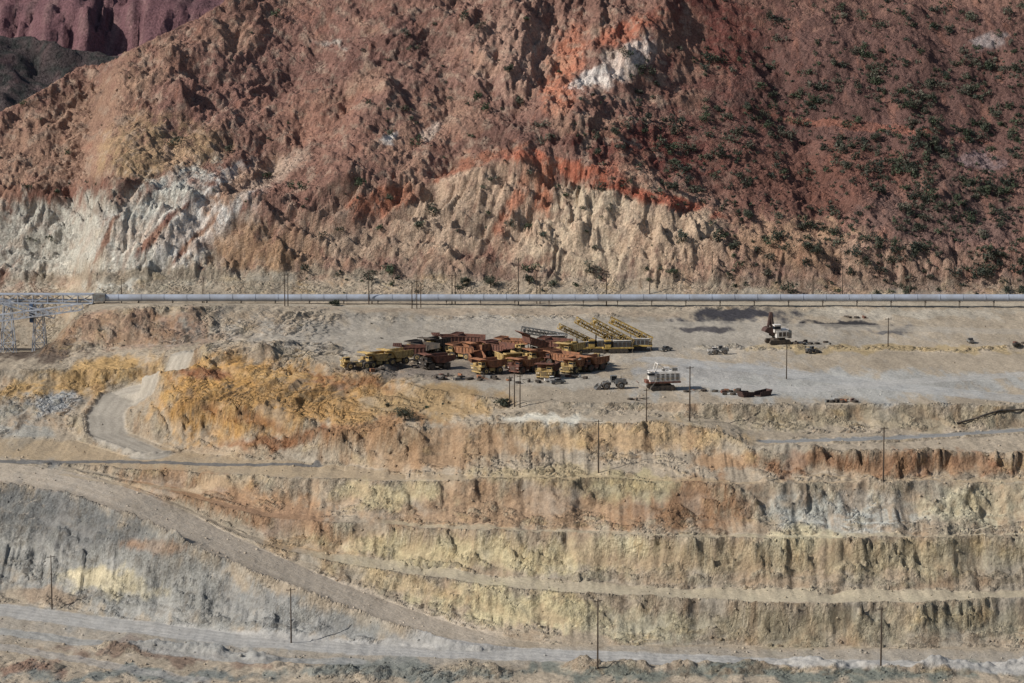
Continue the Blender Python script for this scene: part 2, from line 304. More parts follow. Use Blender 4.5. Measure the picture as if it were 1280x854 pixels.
# ---------------------------------------------------------------- materials
def nmat(name):
    m=bpy.data.materials.new(name); m.use_nodes=True; nt=m.node_tree; b=nt.nodes['Principled BSDF']
    b.inputs['Specular IOR Level'].default_value=.15
    return m,nt,b
def N(nt,t,**k):
    n=nt.nodes.new(t)
    for a,v in k.items():
        if hasattr(n,a): setattr(n,a,v)
        else: n.inputs[a].default_value=v
    return n
def terrain_mat(name,sc1=1.0):
    m,nt,b=nmat(name); b.inputs['Roughness'].default_value=.95; b.inputs['Specular IOR Level'].default_value=0
    at=N(nt,'ShaderNodeAttribute',attribute_name='Col'); tc=N(nt,'ShaderNodeTexCoord')
    def noise(s,d,r=.6):
        n=N(nt,'ShaderNodeTexNoise'); n.inputs['Scale'].default_value=s*sc1; n.inputs['Detail'].default_value=d; n.inputs['Roughness'].default_value=r
        nt.links.new(tc.outputs['Object'],n.inputs['Vector']); return n
    def mr(src,a,b_,c,d):
        n=N(nt,'ShaderNodeMapRange'); nt.links.new(src,n.inputs['Value'])
        for i,v in zip(('From Min','From Max','To Min','To Max'),(a,b_,c,d)): n.inputs[i].default_value=v
        return n.outputs[0]
    n2=noise(1.3,4,.7)
    mx=N(nt,'ShaderNodeMix',data_type='FLOAT'); rr=mr(at.outputs['Alpha'],0,.8,.35,1.0)
    nt.links.new(rr,mx.inputs[0]); mx.inputs[2].default_value=1.0; nt.links.new(mr(n2.outputs['Fac'],.3,.7,.62,1.38),mx.inputs[3])
    vm=N(nt,'ShaderNodeVectorMath',operation='SCALE'); nt.links.new(at.outputs['Color'],vm.inputs[0]); nt.links.new(mx.outputs[0],vm.inputs['Scale'])
    nt.links.new(vm.outputs[0],b.inputs['Base Color'])
    n3=noise(.75,5,.7)
    hh=N(nt,'ShaderNodeMath',operation='MULTIPLY'); nt.links.new(n3.outputs['Fac'],hh.inputs[0]); nt.links.new(at.outputs['Alpha'],hh.inputs[1])
    bp=N(nt,'ShaderNodeBump'); bp.inputs['Strength'].default_value=.9; bp.inputs['Distance'].default_value=1.9/sc1; nt.links.new(hh.outputs[0],bp.inputs['Height']); nt.links.new(bp.outputs[0],b.inputs['Normal'])
    return m
def gridmesh(name,X,Y,Z,COL,R,mat):
    ny,nx=Z.shape; me=bpy.data.meshes.new(name)
    co=np.stack([X,Y,Z],-1).reshape(-1,3).astype(np.float32)
    idx=np.arange(ny*nx).reshape(ny,nx); f=np.stack([idx[:-1,:-1],idx[:-1,1:],idx[1:,1:],idx[1:,:-1]],-1).reshape(-1,4)
    me.vertices.add(len(co)); me.vertices.foreach_set('co',co.ravel())
    me.loops.add(f.size); me.loops.foreach_set('vertex_index',f.ravel().astype(np.int32))
    me.polygons.add(len(f)); me.polygons.foreach_set('loop_start',np.arange(0,f.size,4,dtype=np.int32))
    me.polygons.foreach_set('use_smooth',np.ones(len(f),bool))
    me.update(calc_edges=True)
    a=me.color_attributes.new('Col','FLOAT_COLOR','POINT')
    c=np.concatenate([COL.reshape(-1,3),R.reshape(-1,1)],1).astype(np.float32); a.data.foreach_set('color',c.ravel())
    me.materials.append(mat); ob=bpy.data.objects.new(name,me); sc.collection.objects.link(ob); return ob
TM=terrain_mat('mine_rock')
gridmesh('terrain',X,Y,Z,COL,RG,TM)
# ---- distant hills
def hill(name,x0,x1,y0,y1,dx,fn,cfn):
    gx_=np.arange(x0,x1,dx); gy_=np.arange(y0,y1,dx); A,B=np.meshgrid(gx_,gy_); H=fn(A,B); c=cfn(A,B,H)
    gridmesh(name,A,B,H,c,np.full(H.shape,.9),TMF)
TMF=terrain_mat('far_rock',.35)
def f1(A,B):
    cr=np.interp(A,[-900,-420,-310,-290,-245,-215,-150,0,600],[85,70,62,60,49,44,25,-10,-20])
    Bw=B+22*fbm(A/70,B/70,4,101)+12*ridge(A/30,B/45,3,103)
    return cr-np.abs(Bw-1900)*0.5+3*fbm(A/12,B/12,4,105)
def c1(A,B,H):
    n=fbm(A/20,B/20,4,110); c=np.empty(A.shape+(3,)); c[:]=lin((88,79,77)); w=sst(0,.5,n)[...,None]; c=c*(1-w)+w*lin((108,90,88))
    g=sst(.05,.2,fbm(A/5,B/5,3,113))[...,None]; return c*(1-g)+g*lin((70,70,67))
hill('background_hill',-1100,500,1740,2080,3.0,f1,c1)
def f2(A,B):
    Bw=B+34*ridge(A/48+.6*gn(A/90,B/90,3),B/500,3,121)+50*fbm(A/230,B/400,3,124)+15*ridge(A/15+.5*gn(A/30,B/60,5),B/300,4,126,.6)
    h=np.interp(Bw,[2600,2760,2800,2850,2880,2950,3000,3400],[-25,5,40,58,112,122,190,210]); return h+4*fbm(A/15,B/15,4,128)
def c2(A,B,H):
    n=fbm(A/10,H/40,4,131); s=fbm(A/60,H/9,3,134); c=np.empty(A.shape+(3,)); c[:]=lin((118,88,90)); w=sst(0,.5,n)[...,None]; c=c*(1-w)+w*lin((138,110,107)); w=sst(.1,.5,s)[...,None]*.5
    return c*(1-w)+w*lin((88,70,73))
hill('background_cliffs',-1500,900,2600,3150,3.2,f2,c2)
# ---------------------------------------------------------------- paint materials
def paint(name,c,rough=.6,dirt=(120,100,80),amt=.5,scale=.9,metal=0.0):
    m,nt,b=nmat(name); b.inputs['Roughness'].default_value=rough; b.inputs['Metallic'].default_value=metal
    tc=N(nt,'ShaderNodeTexCoord'); n=N(nt,'ShaderNodeTexNoise'); n.inputs['Scale'].default_value=scale; n.inputs['Detail'].default_value=8; n.inputs['Roughness'].default_value=.7
    oi=N(nt,'ShaderNodeObjectInfo'); va=N(nt,'ShaderNodeVectorMath',operation='ADD'); nt.links.new(tc.outputs['Object'],va.inputs[0])
    cx=N(nt,'ShaderNodeCombineXYZ'); ml=N(nt,'ShaderNodeMath',operation='MULTIPLY'); nt.links.new(oi.outputs['Random'],ml.inputs[0]); ml.inputs[1].default_value=40
    nt.links.new(ml.outputs[0],cx.inputs[0]); nt.links.new(cx.outputs[0],va.inputs[1]); nt.links.new(va.outputs[0],n.inputs['Vector'])
    r=N(nt,'ShaderNodeValToRGB'); r.color_ramp.elements[0].position=.40; r.color_ramp.elements[1].position=.62
    r.color_ramp.elements[0].color=tuple(lin(c))+(1,); d=lin(dirt)*amt+lin(c)*(1-amt); r.color_ramp.elements[1].color=tuple(d)+(1,)
    nt.links.new(n.outputs['Fac'],r.inputs[0]); nt.links.new(r.outputs[0],b.inputs['Base Color']); return m
P_Y=paint('faded_yellow_paint',(192,164,106),.7,(126,106,82),.85)
P_O=paint('rusty_orange_bed',(158,110,80),.85,(104,78,64),.9,.6)
P_R=paint('dark_rust',(122,84,70),.85,(80,62,56),.9,.7)
P_W=paint('dusty_white_paint',(218,214,206),.6,(150,132,114),.5)
P_D=paint('dark_steel',(58,56,54),.6,(104,90,76),.7)
P_T=paint('dusty_rubber',(46,44,43),.9,(108,97,84),.8)
P_G=paint('cab_glass',(26,32,38),.2,(60,60,60),.6)
P_S=paint('galvanised_steel',(164,170,180),.55,(138,138,140),.7,.15,.1)
P_C=paint('conveyor_steel',(180,186,194),.55,(146,140,134),.6,.5,.0)
P_WD=paint('weathered_pole_wood',(84,72,62),.9,(56,50,44),.7,2)
P_B=paint('faded_blue_paint',(70,92,120),.5,(110,100,90),.5)
P_GR=paint('grey_machine_paint',(120,122,120),.6,(90,74,60),.7)
P_K=paint('dull_boom_steel',(88,68,62),.8,(60,52,48),.8)
P_YM=paint('mast_yellow_paint',(196,164,92),.7,(122,102,72),.8)
# ---------------------------------------------------------------- mesh builder
class MB:
    def __init__(s): s.v=[];s.f=[];s.m=[];s.mats=[]
    def mi(s,m):
        if m not in s.mats: s.mats.append(m)
        return s.mats.index(m)
    def add(s,vs,fs,m):
        o=len(s.v); s.v+= [tuple(p) for p in vs]; k=s.mi(m)
        for f in fs: s.f.append([i+o for i in f]); s.m.append(k)
    def box(s,c,d,m,rz=0,bev=0.06):
        x,y,z=[a/2 for a in d]; b=min(bev,x*.4,y*.4,z*.4); vs=[];R=Matrix.Rotation(rz,3,'Z')
        def ring(X_,Y_,Z_,cc): return [(X_-cc,-Y_,Z_),(X_,-Y_+cc,Z_),(X_,Y_-cc,Z_),(X_-cc,Y_,Z_),(-X_+cc,Y_,Z_),(-X_,Y_-cc,Z_),(-X_,-Y_+cc,Z_),(-X_+cc,-Y_,Z_)]
        pts=ring(x-b,y-b,-z,b*.5)+ring(x,y,-z+b,b)+ring(x,y,z-b,b)+ring(x-b,y-b,z,b*.5)
        vs=[tuple(R@Vector(p)+Vector(c)) for p in pts]; fs=[list(range(7,-1,-1)),list(range(24,32))]
        for r in range(3):
            for i in range(8): j=(i+1)%8; fs.append([r*8+i,r*8+j,r*8+8+j,r*8+8+i])
        s.add(vs,fs,m)
    def prism(s,prof,y0,y1,m):
        n=len(prof); vs=[(p[0],y0,p[1]) for p in prof]+[(p[0],y1,p[1]) for p in prof]
        s.add(vs,[list(range(n)),list(range(2*n-1,n-1,-1))]+[[i,i+n,(i+1)%n+n,(i+1)%n] for i in range(n)],m)
    def cyl(s,p0,p1,r0,r1,m,n=16):
        p0=Vector(p0);p1=Vector(p1);d=(p1-p0).normalized(); a=d.orthogonal().normalized(); b=d.cross(a)
        vs=[p0+(a*math.cos(2*math.pi*i/n)+b*math.sin(2*math.pi*i/n))*r0 for i in range(n)]+[p1+(a*math.cos(2*math.pi*i/n)+b*math.sin(2*math.pi*i/n))*r1 for i in range(n)]
        s.add(vs,[list(range(n-1,-1,-1)),list(range(n,2*n))]+[[i,(i+1)%n,(i+1)%n+n,i+n] for i in range(n)],m)
    def beam(s,p0,p1,w,m): s.cyl(p0,p1,w*.7,w*.7,m,4)
    def mesh(s,name):
        me=bpy.data.meshes.new(name); me.from_pydata(s.v,[],s.f)
        for m in s.mats: me.materials.append(m)
        me.polygons.foreach_set('material_index',s.m); me.update(); return me
def place(name,me,x,y,z,rz=0,scl=1.0):
    o=bpy.data.objects.new(name,me); o.location=(x,y,z); o.rotation_euler=(0,0,rz); o.scale=(scl,)*3; sc.collection.objects.link(o); return o
def put(name,me,u,v,rz=0,scl=1.0,dz=0):
    x,y,z=site(u,v); return place(name,me,x,y,float(hz(x,y))+dz,rz,scl)
def tyre(b,x,y,z,r,w,hub):
    b.cyl((x,y-w/2,z),(x,y-w/2+.15,z),r*.88,r,P_T,20); b.cyl((x,y-w/2+.15,z),(x,y+w/2-.15,z),r,r,P_T,20); b.cyl((x,y+w/2-.15,z),(x,y+w/2,z),r,r*.88,P_T,20)
    b.cyl((x,y-w/2-.03,z),(x,y+w/2+.03,z),r*.5,r*.5,hub,14); b.cyl((x,y-w/2-.1,z),(x,y+w/2+.1,z),r*.2,r*.2,P_D,8)
def truck(bed,body,raised=0.0,wheels=True,bedon=True):
    b=MB(); r=1.35
    if wheels:
        for y in (-2.65,2.65): tyre(b,3.3,y,r,r,1.0,body)
        for y in (-2.8,-1.75,1.75,2.8): tyre(b,-2.7,y,r,r,.95,body)
    for y in (-.9,.9): b.box((0,y,1.75),(10.2,.4,.75),P_D)
    b.cyl((-2.7,-2.6,1.35),(-2.7,2.6,1.35),.5,.5,P_D,10); b.cyl((3.3,-2.4,1.35),(3.3,2.4,1.35),.28,.28,P_D,8)
    b.box((0,2.0,1.7),(2.2,.9,1.1),body); b.box((.2,-2.0,1.7),(1.8,.9,1.0),body)
    b.box((4.5,0,2.95),(2.9,6.2,.18),body); b.box((4.8,0,2.0),(1.9,2.7,1.75),body)
    b.box((5.78,0,2.1),(.1,2.2,1.35),P_D)
    for i in range(5): b.box((5.86,0,1.6+i*.25),(.06,2.3,.08),body)
    b.box((5.5,0,1.05),(.5,5.6,.45),body)
    for y in (-2.2,2.2):
        b.box((5.6,y,2.3),(.3,1.5,.9),body); b.cyl((5.74,y-.3,2.35),(5.8,y-.3,2.35),.2,.2,P_W,8); b.cyl((5.74,y+.3,2.35),(5.8,y+.3,2.35),.2,.2,P_W,8)
    b.box((4.3,1.75,3.35),(1.8,1.9,.7),body); b.box((4.3,1.75,4.05),(1.72,1.82,.75),P_G); b.box((4.3,1.75,4.5),(2.0,2.1,.16),body)
    for sx in (-1,1):
        for sy in (-1,1): b.box((4.3+sx*.86,1.75+sy*.91,4.05),(.14,.14,.8),body)
    b.box((4.3,-1.9,3.5),(1.5,1.6,.9),body)
    for y in (-3.05,-.6,.6,3.05): b.beam((5.9,y,3.04),(5.9,y,4.0),.05,body)
    b.beam((5.9,-3.05,4.0),(5.9,.6,4.0),.05,body); b.beam((5.9,-3.05,3.55),(5.9,.6,3.55),.05,body)
    for y in (2.2,2.85): b.beam((5.75,y,3.0),(6.15,y-1.0,.9),.06,body)
    for i in range(6): t=i/6; b.beam((5.75+.4*t,2.2-t,3.0-2.1*t),(5.75+.4*t,2.85-t,3.0-2.1*t),.05,body)
    if bedon:
        v0=len(b.v)
        side=[(-5.9,3.25),(-2.4,2.35),(1.4,2.6),(2.9,5.1),(-5.9,5.0)]
        for y in (-3.15,3.0): b.prism(side,y,y+.15,bed)
        b.prism([(-5.9,3.25),(-2.4,2.35),(1.4,2.6),(1.4,2.78),(-2.4,2.53),(-5.9,3.43)],-3.0,3.0,bed)
        b.prism([(1.35,2.6),(1.55,2.6),(3.05,5.1),(2.85,5.1)],-3.0,3.0,bed)
        b.prism([(2.8,5.12),(6.1,5.5),(6.1,5.66),(2.8,5.3)],-3.2,3.2,bed)
        for y in (-3.27,3.27):
            b.box((-1.5,y,5.02),(8.9,.24,.26),bed)
            for i in range(6): b.box((-5.2+i*1.4,y,4.0-.1*abs(i-2)),(.2,.2,1.9),bed)
            b.prism([(2.8,5.0),(6.1,5.46),(6.1,5.75),(2.8,5.7)],y-.06,y+.06,bed)
        for i in range(5): b.box((3.3+i*.65,0,5.62+.02*i),(.14,6.2,.14),bed)
        if raised:
            R=Matrix.Rotation(raised,4,'Y'); pv=Vector((-4.4,0,2.6))
            for i in range(v0,len(b.v)): b.v[i]=tuple(R@(Vector(b.v[i])-pv)+pv)
            for y in (-.9,.9): b.cyl((0,y,1.8),(.2,y,4.4),.22,.16,P_D,8)
    return b.mesh('haul_truck')
T=[truck(P_O,P_Y),truck(P_R,P_Y),truck(P_O,P_R),truck(P_Y,P_Y),truck(P_R,P_D),truck(P_D,P_Y),truck(P_O,P_Y,0,True,False),truck(P_R,P_Y,-.35)]
R_=math.radians
TR=[(447,461,6,200),(470,459,3,225),(494,455,3,215),(512,450,1,190),(528,446,5,140),(546,461,4,210),(560,436,1,195),(543,440,5,230),(580,449,0,160),(600,446,2,215),
(611,467,0,225),(636,459,3,300),(654,466,2,230),(640,441,0,150),(662,444,7,215),(685,472,1,260),(676,455,0,205),(702,458,2,130),(718,466,0,235),(694,441,4,160),(740,463,2,215),(585,436,1,170),(712,446,3,230),(622,446,1,140)]
for u,v,k,a in TR:
    put('haul_truck',T[k],u,v,R_(a+random.uniform(-10,10)),.86)
def track(b,y,x0,x1,h,w,m):
    r=h/2; prof=[]
    for i in range(9): a=math.pi/2+math.pi*i/8; prof.append((x0+r+r*math.cos(a),r+r*math.sin(a)))
    for i in range(9): a=-math.pi/2+math.pi*i/8; prof.append((x1-r+r*math.cos(a),r+r*math.sin(a)))
    b.prism(prof,y-w/2,y+w/2,m)
    n=int((x1-x0)/.45)
    for i in range(n):
        xx=x0+r*.6+i*(x1-x0-r*1.2)/max(1,n-1); b.box((xx,y,h+.03),(.2,w*1.05,.1),P_D)
    for i in range(5):
        xx=x0+r+i*(x1-x0-2*r)/4; b.cyl((xx,y-w/2-.06,r),(xx,y+w/2+.06,r),r*.6,r*.6,P_D,10)
def truss(b,p0,p1,w,m,n=10,t=.1):
    p0=Vector(p0);p1=Vector(p1); d=(p1-p0).normalized(); a=Vector((0,1,0)); c=d.cross(a).normalized()
    co=[a*w/2+c*w/2,a*w/2-c*w/2,-a*w/2-c*w/2,-a*w/2+c*w/2]
    for o in co: b.beam(p0+o,p1+o,t*1.5,m)
    for i in range(n+1):
        q=p0.lerp(p1,i/n)
        for k in range(4): b.beam(q+co[k],q+co[(k+1)%4],t,m)
        if i<n:
            q2=p0.lerp(p1,(i+1)/n)
            for k in range(4):
                if i%2: b.beam(q+co[k],q2+co[(k+1)%4],t,m)
                else: b.beam(q+co[(k+1)%4],q2+co[k],t,m)
def drill(m,ang=27,ln=17):
    b=MB()
    for y in (-1.9,1.9): track(b,y,-3.2,3.2,1.2,.8,P_D)
    b.box((0,0,1.6),(10,3.6,.5),m); b.box((1.2,0,2.9),(5.6,3.2,2.1),P_GR if m is P_YM else P_D); b.box((1.2,0,4.0),(5.8,3.4,.15),P_W)
    for i in range(4): b.box((-.9+i*1.35,-1.64,2.8),(.9,.08,1.3),P_D)
    b.box((-3.4,-1.0,2.9),(1.9,1.7,2.1),m); b.box((-3.4,-1.0,3.3),(2.0,1.8,.8),P_G); b.box((-3.4,-1.0,4.05),(2.1,1.9,.2),m)
    for x in (-4.6,4.6):
        for y in (-1.6,1.6): b.cyl((x,y,0.1),(x,y,2.9),.2,.2,P_D,8); b.cyl((x,y,0),(x,y,.15),.5,.5,P_D,10)
    a=R_(ang); p0=Vector((4.8,0,3.2)); d=Vector((-math.cos(a),0,math.sin(a))); p1=p0+d*ln
    truss(b,p0,p1,1.9,m,12,.15); b.cyl(p0+d*1,p0+d*(ln-2),.3,.3,P_D,8); b.box(tuple(p0+d*(ln-1)),(1.0,1.5,.9),m); b.box(tuple(p0+d*4),(1.4,1.2,1.1),P_D)
    for y in (-.8,.8): b.cyl((-2.,y,1.9),tuple(p0+d*7.5+Vector((0,y,-.7))),.16,.12,P_D,8)
    for y in (-1.7,1.7):
        b.beam((4.7,y,1.8),(4.7,y,3.4),.1,m)
        for z in (2.4,2.9): b.beam((-4.8,y,z),(-2.2,y,z),.05,P_Y)
    return b.mesh('blasthole_drill_rig')
D1=drill(P_YM,29,15); D2=drill(P_YM,26,15); D3=drill(P_GR,10,15)
put('blasthole_drill_rig',D1,772,441,R_(8)); put('blasthole_drill_rig',D2,796,438,R_(-4)); put('blasthole_drill_rig',D1,752,440,R_(6)); put('blasthole_drill_rig',D3,690,434,R_(5)); put('blasthole_drill_rig',D2,728,441,R_(14),.9)
def shovel():
    b=MB()
    for y in (-2.6,2.6): track(b,y,-4.2,4.2,1.7,1.3,P_D)
    b.box((0,0,1.3),(5,4,1.2),P_D); b.cyl((0,0,1.9),(0,0,2.5),2.8,2.8,P_D,24)
    b.box((.8,0,2.8),(10.4,6.6,.6),P_R)
    b.box((1.5,0,4.5),(8.6,6.2,2.9),P_W); b.box((1.7,0,6.15),(7.6,5.2,.4),P_W)
    for i in range(5): b.box((-1.8+i*1.65,-3.13,4.3),(1.0,.08,1.7),P_GR); b.box((-1.8+i*1.65,-3.13,5.45),(1.0,.07,.3),P_D)
    b.box((4.2,-1.4,6.8),(1.8,1.6,1.0),P_GR); b.box((2.0,1.2,6.8),(2.2,1.8,.9),P_W); b.cyl((.4,-1.5,6.3),(.4,-1.5,7.1),.5,.5,P_GR,12)
    b.box((-3.9,-2.2,5.0),(2.0,1.9,2.4),P_W); b.box((-4.0,-2.25,5.6),(2.05,1.95,.8),P_G); b.box((-3.9,-2.2,6.75),(2.3,2.2,.2),P_W); b.box((-3.6,-2.2,3.5),(1.6,1.6,.9),P_W)
    for y in (-1.6,1.6):
        b.beam((-3.2,y,3.0),(-1.4,y,8.8),.34,P_W); b.beam((2.4,y,6.2),(-1.4,y,8.8),.28,P_W)
    b.beam((-1.4,-1.8,8.8),(-1.4,1.8,8.8),.3,P_W)
    b.box((-4.8,0,2.9),(1.2,3.0,1.1),P_R)
    for x in (-2.5,0,2.5,5.6): b.beam((x,-3.4,3.1),(x,-3.4,4.2),.05,P_Y)
    b.beam((-2.5,-3.4,4.2),(5.6,-3.4,4.2),.05,P_Y); b.beam((-2.8,-3.4,3.1),(-4.6,-3.5,.6),.12,P_GR)
    return b.mesh('mining_shovel')
put('mining_shovel',shovel(),826,487,R_(12),.9)
def excav():
    b=MB()
    for y in (-2.3,2.3): track(b,y,-3.6,3.6,1.5,1.1,P_D)
    b.box((0,0,1.3),(4,3.4,1.0),P_D); b.cyl((0,0,1.7),(0,0,2.2),1.9,1.9,P_D,20)
    b.box((1.2,0,3.4),(5.0,5.2,2.3),P_W); b.box((3.3,0,3.3),(1.2,5.4,2.5),P_GR); b.box((1.2,0,4.7),(4.0,4.0,.5),P_W)
    for i in range(3): b.box((0+i*1.4,-2.63,3.4),(1.0,.08,1.4),P_D)
    b.box((-.9,-1.6,5.2),(2.2,1.8,2.4),P_W); b.box((-.95,-1.62,5.6),(2.26,1.86,1.0),P_G); b.box((-.9,-1.6,6.5),(2.5,2.1,.2),P_W)
    pts=[Vector((-1.2,.5,2.6)),Vector((-1.9,.5,6.8)),Vector((-2.3,.5,10.4))]
    for i,(p,q) in enumerate(zip(pts[:-1],pts[1:])): b.cyl(p,q,.8-.12*i,.66-.1*i,P_K,6)
    b.cyl(pts[2],(-3.2,.5,5.6),.55,.45,P_K,6)
    b.cyl((-1.5,.0,3.6),(-2.1,.0,8.6),.2,.16,P_D,8); b.cyl((-2.3,.5,9.4),(-3.2,.5,6.4),.18,.14,P_D,8)
    cx_,cz_=-3.3,4.1
    prof=[(cx_+1.6*math.cos(R_(-40+i*27)),cz_+1.6*math.sin(R_(-40+i*27))) for i in range(9)]
    inn=[(cx_+1.4*math.cos(R_(-40+i*27)),cz_+1.4*math.sin(R_(-40+i*27))) for i in range(8,-1,-1)]
    b.prism(prof+inn,-1.3,2.3,P_K)
    for y in (-1.35,2.25): b.prism(prof,y,y+.1,P_K)
    for i in range(5): b.box((cx_+1.1,-1.0+i*.75,2.9),(.25,.25,.7),P_D)
    return b.mesh('hydraulic_excavator')
put('hydraulic_excavator',excav(),972,430,R_(15),1.0)
def loader(m):
    b=MB()
    for x in (-2.2,2.2):
        for y in (-1.5,1.5): tyre(b,x,y,1.1,1.1,.8,m)
    b.box((-2.2,0,2.2),(3.4,2.0,1.5),m); b.box((-3.95,0,2.2),(.1,1.6,1.1),P_D); b.box((-.2,0,3.0),(1.6,1.7,1.7),P_G); b.box((-.2,0,3.95),(1.9,2.0,.16),m); b.box((-.2,0,2.3),(1.7,1.8,.6),m)
    for sx in (-.8,.8):
        for sy in (-.85,.85): b.box((-.2+sx,sy,3.1),(.12,.12,1.7),m)
    b.box((1.9,0,1.6),(2.6,1.2,.9),m)
    for y in (-.8,.8): b.beam((1.4,y,2.4),(4.2,y,1.0),.26,m); b.cyl((1.6,y,1.5),(3.4,y,1.3),.1,.1,P_D,8)
    b.prism([(4.0,1.6),(3.9,.5),(4.3,.15),(5.6,.1),(5.6,.2),(4.4,.3),(4.1,.6),(4.15,1.6)],-1.9,1.9,m)
    for y in (-1.95,1.9): b.prism([(4.0,1.6),(3.9,.5),(4.3,.15),(5.6,.1),(4.6,1.3)],y,y+.06,m)
    b.cyl((-2.4,.5,2.9),(-2.4,.5,3.8),.1,.1,P_D,8)
    return b.mesh('wheel_loader')
LG=loader(P_GR); LY_=loader(P_Y)
put('wheel_loader',LG,766,486,R_(190),1.0); put('wheel_loader',LY_,745,458,R_(160),1.0); put('wheel_loader',LG,900,443,R_(185),.7); put('wheel_loader',LG,1015,442,R_(30),.6)
def pickup(m):
    b=MB()
    for x in (-1.6,1.7):
        for y in (-.85,.85): tyre(b,x,y,.4,.4,.28,P_GR)
    b.prism([(-2.7,.55),(2.75,.55),(2.8,1.0),(2.6,1.25),(1.3,1.35),(.9,1.4),(-2.7,1.3)],-.95,.95,m)
    b.prism([(-.9,1.36),(1.35,1.36),(.7,1.95),(-.75,1.95)],-.82,.82,P_G); b.prism([(-.8,1.93),(.75,1.93),(.6,2.02),(-.7,2.02)],-.84,.84,m)
    b.box((-1.8,0,1.33),(1.6,1.5,.08),P_D); b.box((2.82,0,.65),(.12,1.8,.25),P_D)
    return b.mesh('pickup_truck')
PK=pickup(P_W); PG=pickup(P_GR)
for u,v,mm_,a in [(690,478,PK,10),(697,480,PG,20),(757,455,PK,100),(741,456,PK,0),(1213,429,PG,95),(893,441,PK,0),(832,439,PG,40)]:
    put('pickup_truck',mm_,u,v,R_(a),.85)
def dbed(m):
    b=MB(); side=[(-4,0.1),(3,0.1),(4.4,3.2),(-4,2.4)]
    for y in (-2.6,2.45): b.prism(side,y,y+.15,m)
    b.prism([(-4,.1),(3,.1),(3,.3),(-4,.3)],-2.45,2.45,m); b.prism([(2.9,.1),(3.1,.1),(4.5,3.2),(4.3,3.2)],-2.45,2.45,m)
    for y in (-2.7,2.7):
        for i in range(4): b.box((-3.2+i*1.8,y,1.2),(.2,.2,2.0),m)
    return b.mesh('dump_bed')
DB=dbed(P_K); put('dump_bed',DB,932,496,R_(215),.55); put('dump_bed',DB,954,495,R_(35),.55); put('dump_bed',dbed(P_O),596,452,R_(100),.9)
def scrap(seed,w,d,n):
    r=random.Random(seed); b=MB()
    for i in range(n):
        x,y=r.uniform(-w,w),r.uniform(-d,d); k=r.random(); m=r.choice([P_D,P_R,P_GR,P_D,P_O,P_T])
        if k<.4: a=r.uniform(0,3.14); l=r.uniform(.8,3); b.beam((x,y,.15+r.random()*.4),(x+l*math.cos(a),y+l*math.sin(a),.2+r.random()*.6),.12,m)
        elif k<.75: b.box((x,y,.4),(r.uniform(.5,2),r.uniform(.4,1.4),r.uniform(.5,1.1)),m,r.uniform(0,3))
        else: b.cyl((x,y,.0),(x,y,.6),.9,.9,P_T,14); b.cyl((x,y,.55),(x,y,.64),.45,.45,P_D,12)
    return b.mesh('scrap_metal_pile')
for i,(u,v,w,d,n) in enumerate([(585,474,9,3,26),(560,472,4,3,12),(890,490,8,1.5,20),(1058,503,6,1.2,24),(1010,430,7,3,16),(535,458,5,4,12),(660,478,9,3,18),(700,452,8,5,16),(785,480,4,2,8),(800,500,3,1,6),(470,464,6,2,8),(1072,398,4,2,8),(905,492,3,3,8),(1275,432,3,2,8),(715,472,5,3,10)]):
    put('scrap_metal_pile',scrap(i,w,d,n),u,v,0,1,-.05)
# ---------------------------------------------------------------- pipeline
px0,px1=-146,330
b=MB(); yy=1113.0; zz=5.1
for i in range(int((px1-px0)/8)):
    a=px0+i*8; b.cyl((a,yy,zz),(a+7.8,yy,zz),1.25,1.25,P_S,20); b.cyl((a+7.8,yy,zz),(a+8,yy,zz),1.36,1.36,P_S,20)
for i in range(int((px1-px0)/12)):
    a=px0+3+i*12; g=float(hz(a,yy))
    for s in (-1,1): b.beam((a,yy+s*1.3,g-.6),(a,yy+s*1.0,zz-.7),.16,P_D)
    b.box((a,yy,zz-1.4),(.4,3.0,.3),P_D)
place('pipeline',b.mesh('pipeline'),0,0,0)
# conveyor bridge on steel trestles
b=MB()
truss(b,(-147,1113,4.8),(-262,1113,5.4),3.0,P_C,22,.26)
b.box((-204,1113,6.6),(115,2.6,.2),P_S); b.box((-204,1113,4.4),(115,1.8,.5),P_S)
for xx in (-166,-177,-200,-226,-250):
    g=float(hz(xx,1113))-1
    for sx in (-2.4,2.4):
        for sy in (-2,2): b.beam((xx+sx,1113+sy*1.4,g),(xx+sx*.5,1113+sy*.7,3.4),.38,P_C)
    n=4
    for k in range(n):
        z0=g+(3.2-g)*k/n; z1=g+(3.2-g)*(k+1)/n; w0=2.4-1.2*k/n; w1=2.4-1.2*(k+1)/n
        for sy in (-2,2): b.beam((xx-w0,1113+sy,z0),(xx+w1,1113+sy,z1),.2,P_C); b.beam((xx+w0,1113+sy,z0),(xx-w1,1113+sy,z1),.2,P_C); b.beam((xx-w1,1113+sy,z1),(xx+w1,1113+sy,z1),.2,P_C)
truss(b,(-150,1108,2.6),(-215,1106,-6),2.2,P_C,16,.2)
truss(b,(-160,1110,-1.0),(-182,1108,5.5),1.6,P_C,7,.18)
b.box((-144.5,1113,5.2),(4,3.4,2.6),P_GR); b.box((-168.3,1111,0),(1.3,2.2,6.5),P_B)
place('conveyor_bridge',b.mesh('conveyor_bridge'),0,0,0)
b=MB(); pp=[(1196,531),(1215,527),(1232,521),(1250,518),(1280,515)]
pw=[site(*p) for p in pp]
for a,c_ in zip(pw[:-1],pw[1:]): b.cyl((a[0],a[1],a[2]+.4),(c_[0],c_[1],c_[2]+.4),.3,.3,P_D,10)
place('drainage_hose',b.mesh('drainage_hose'),0,0,0)
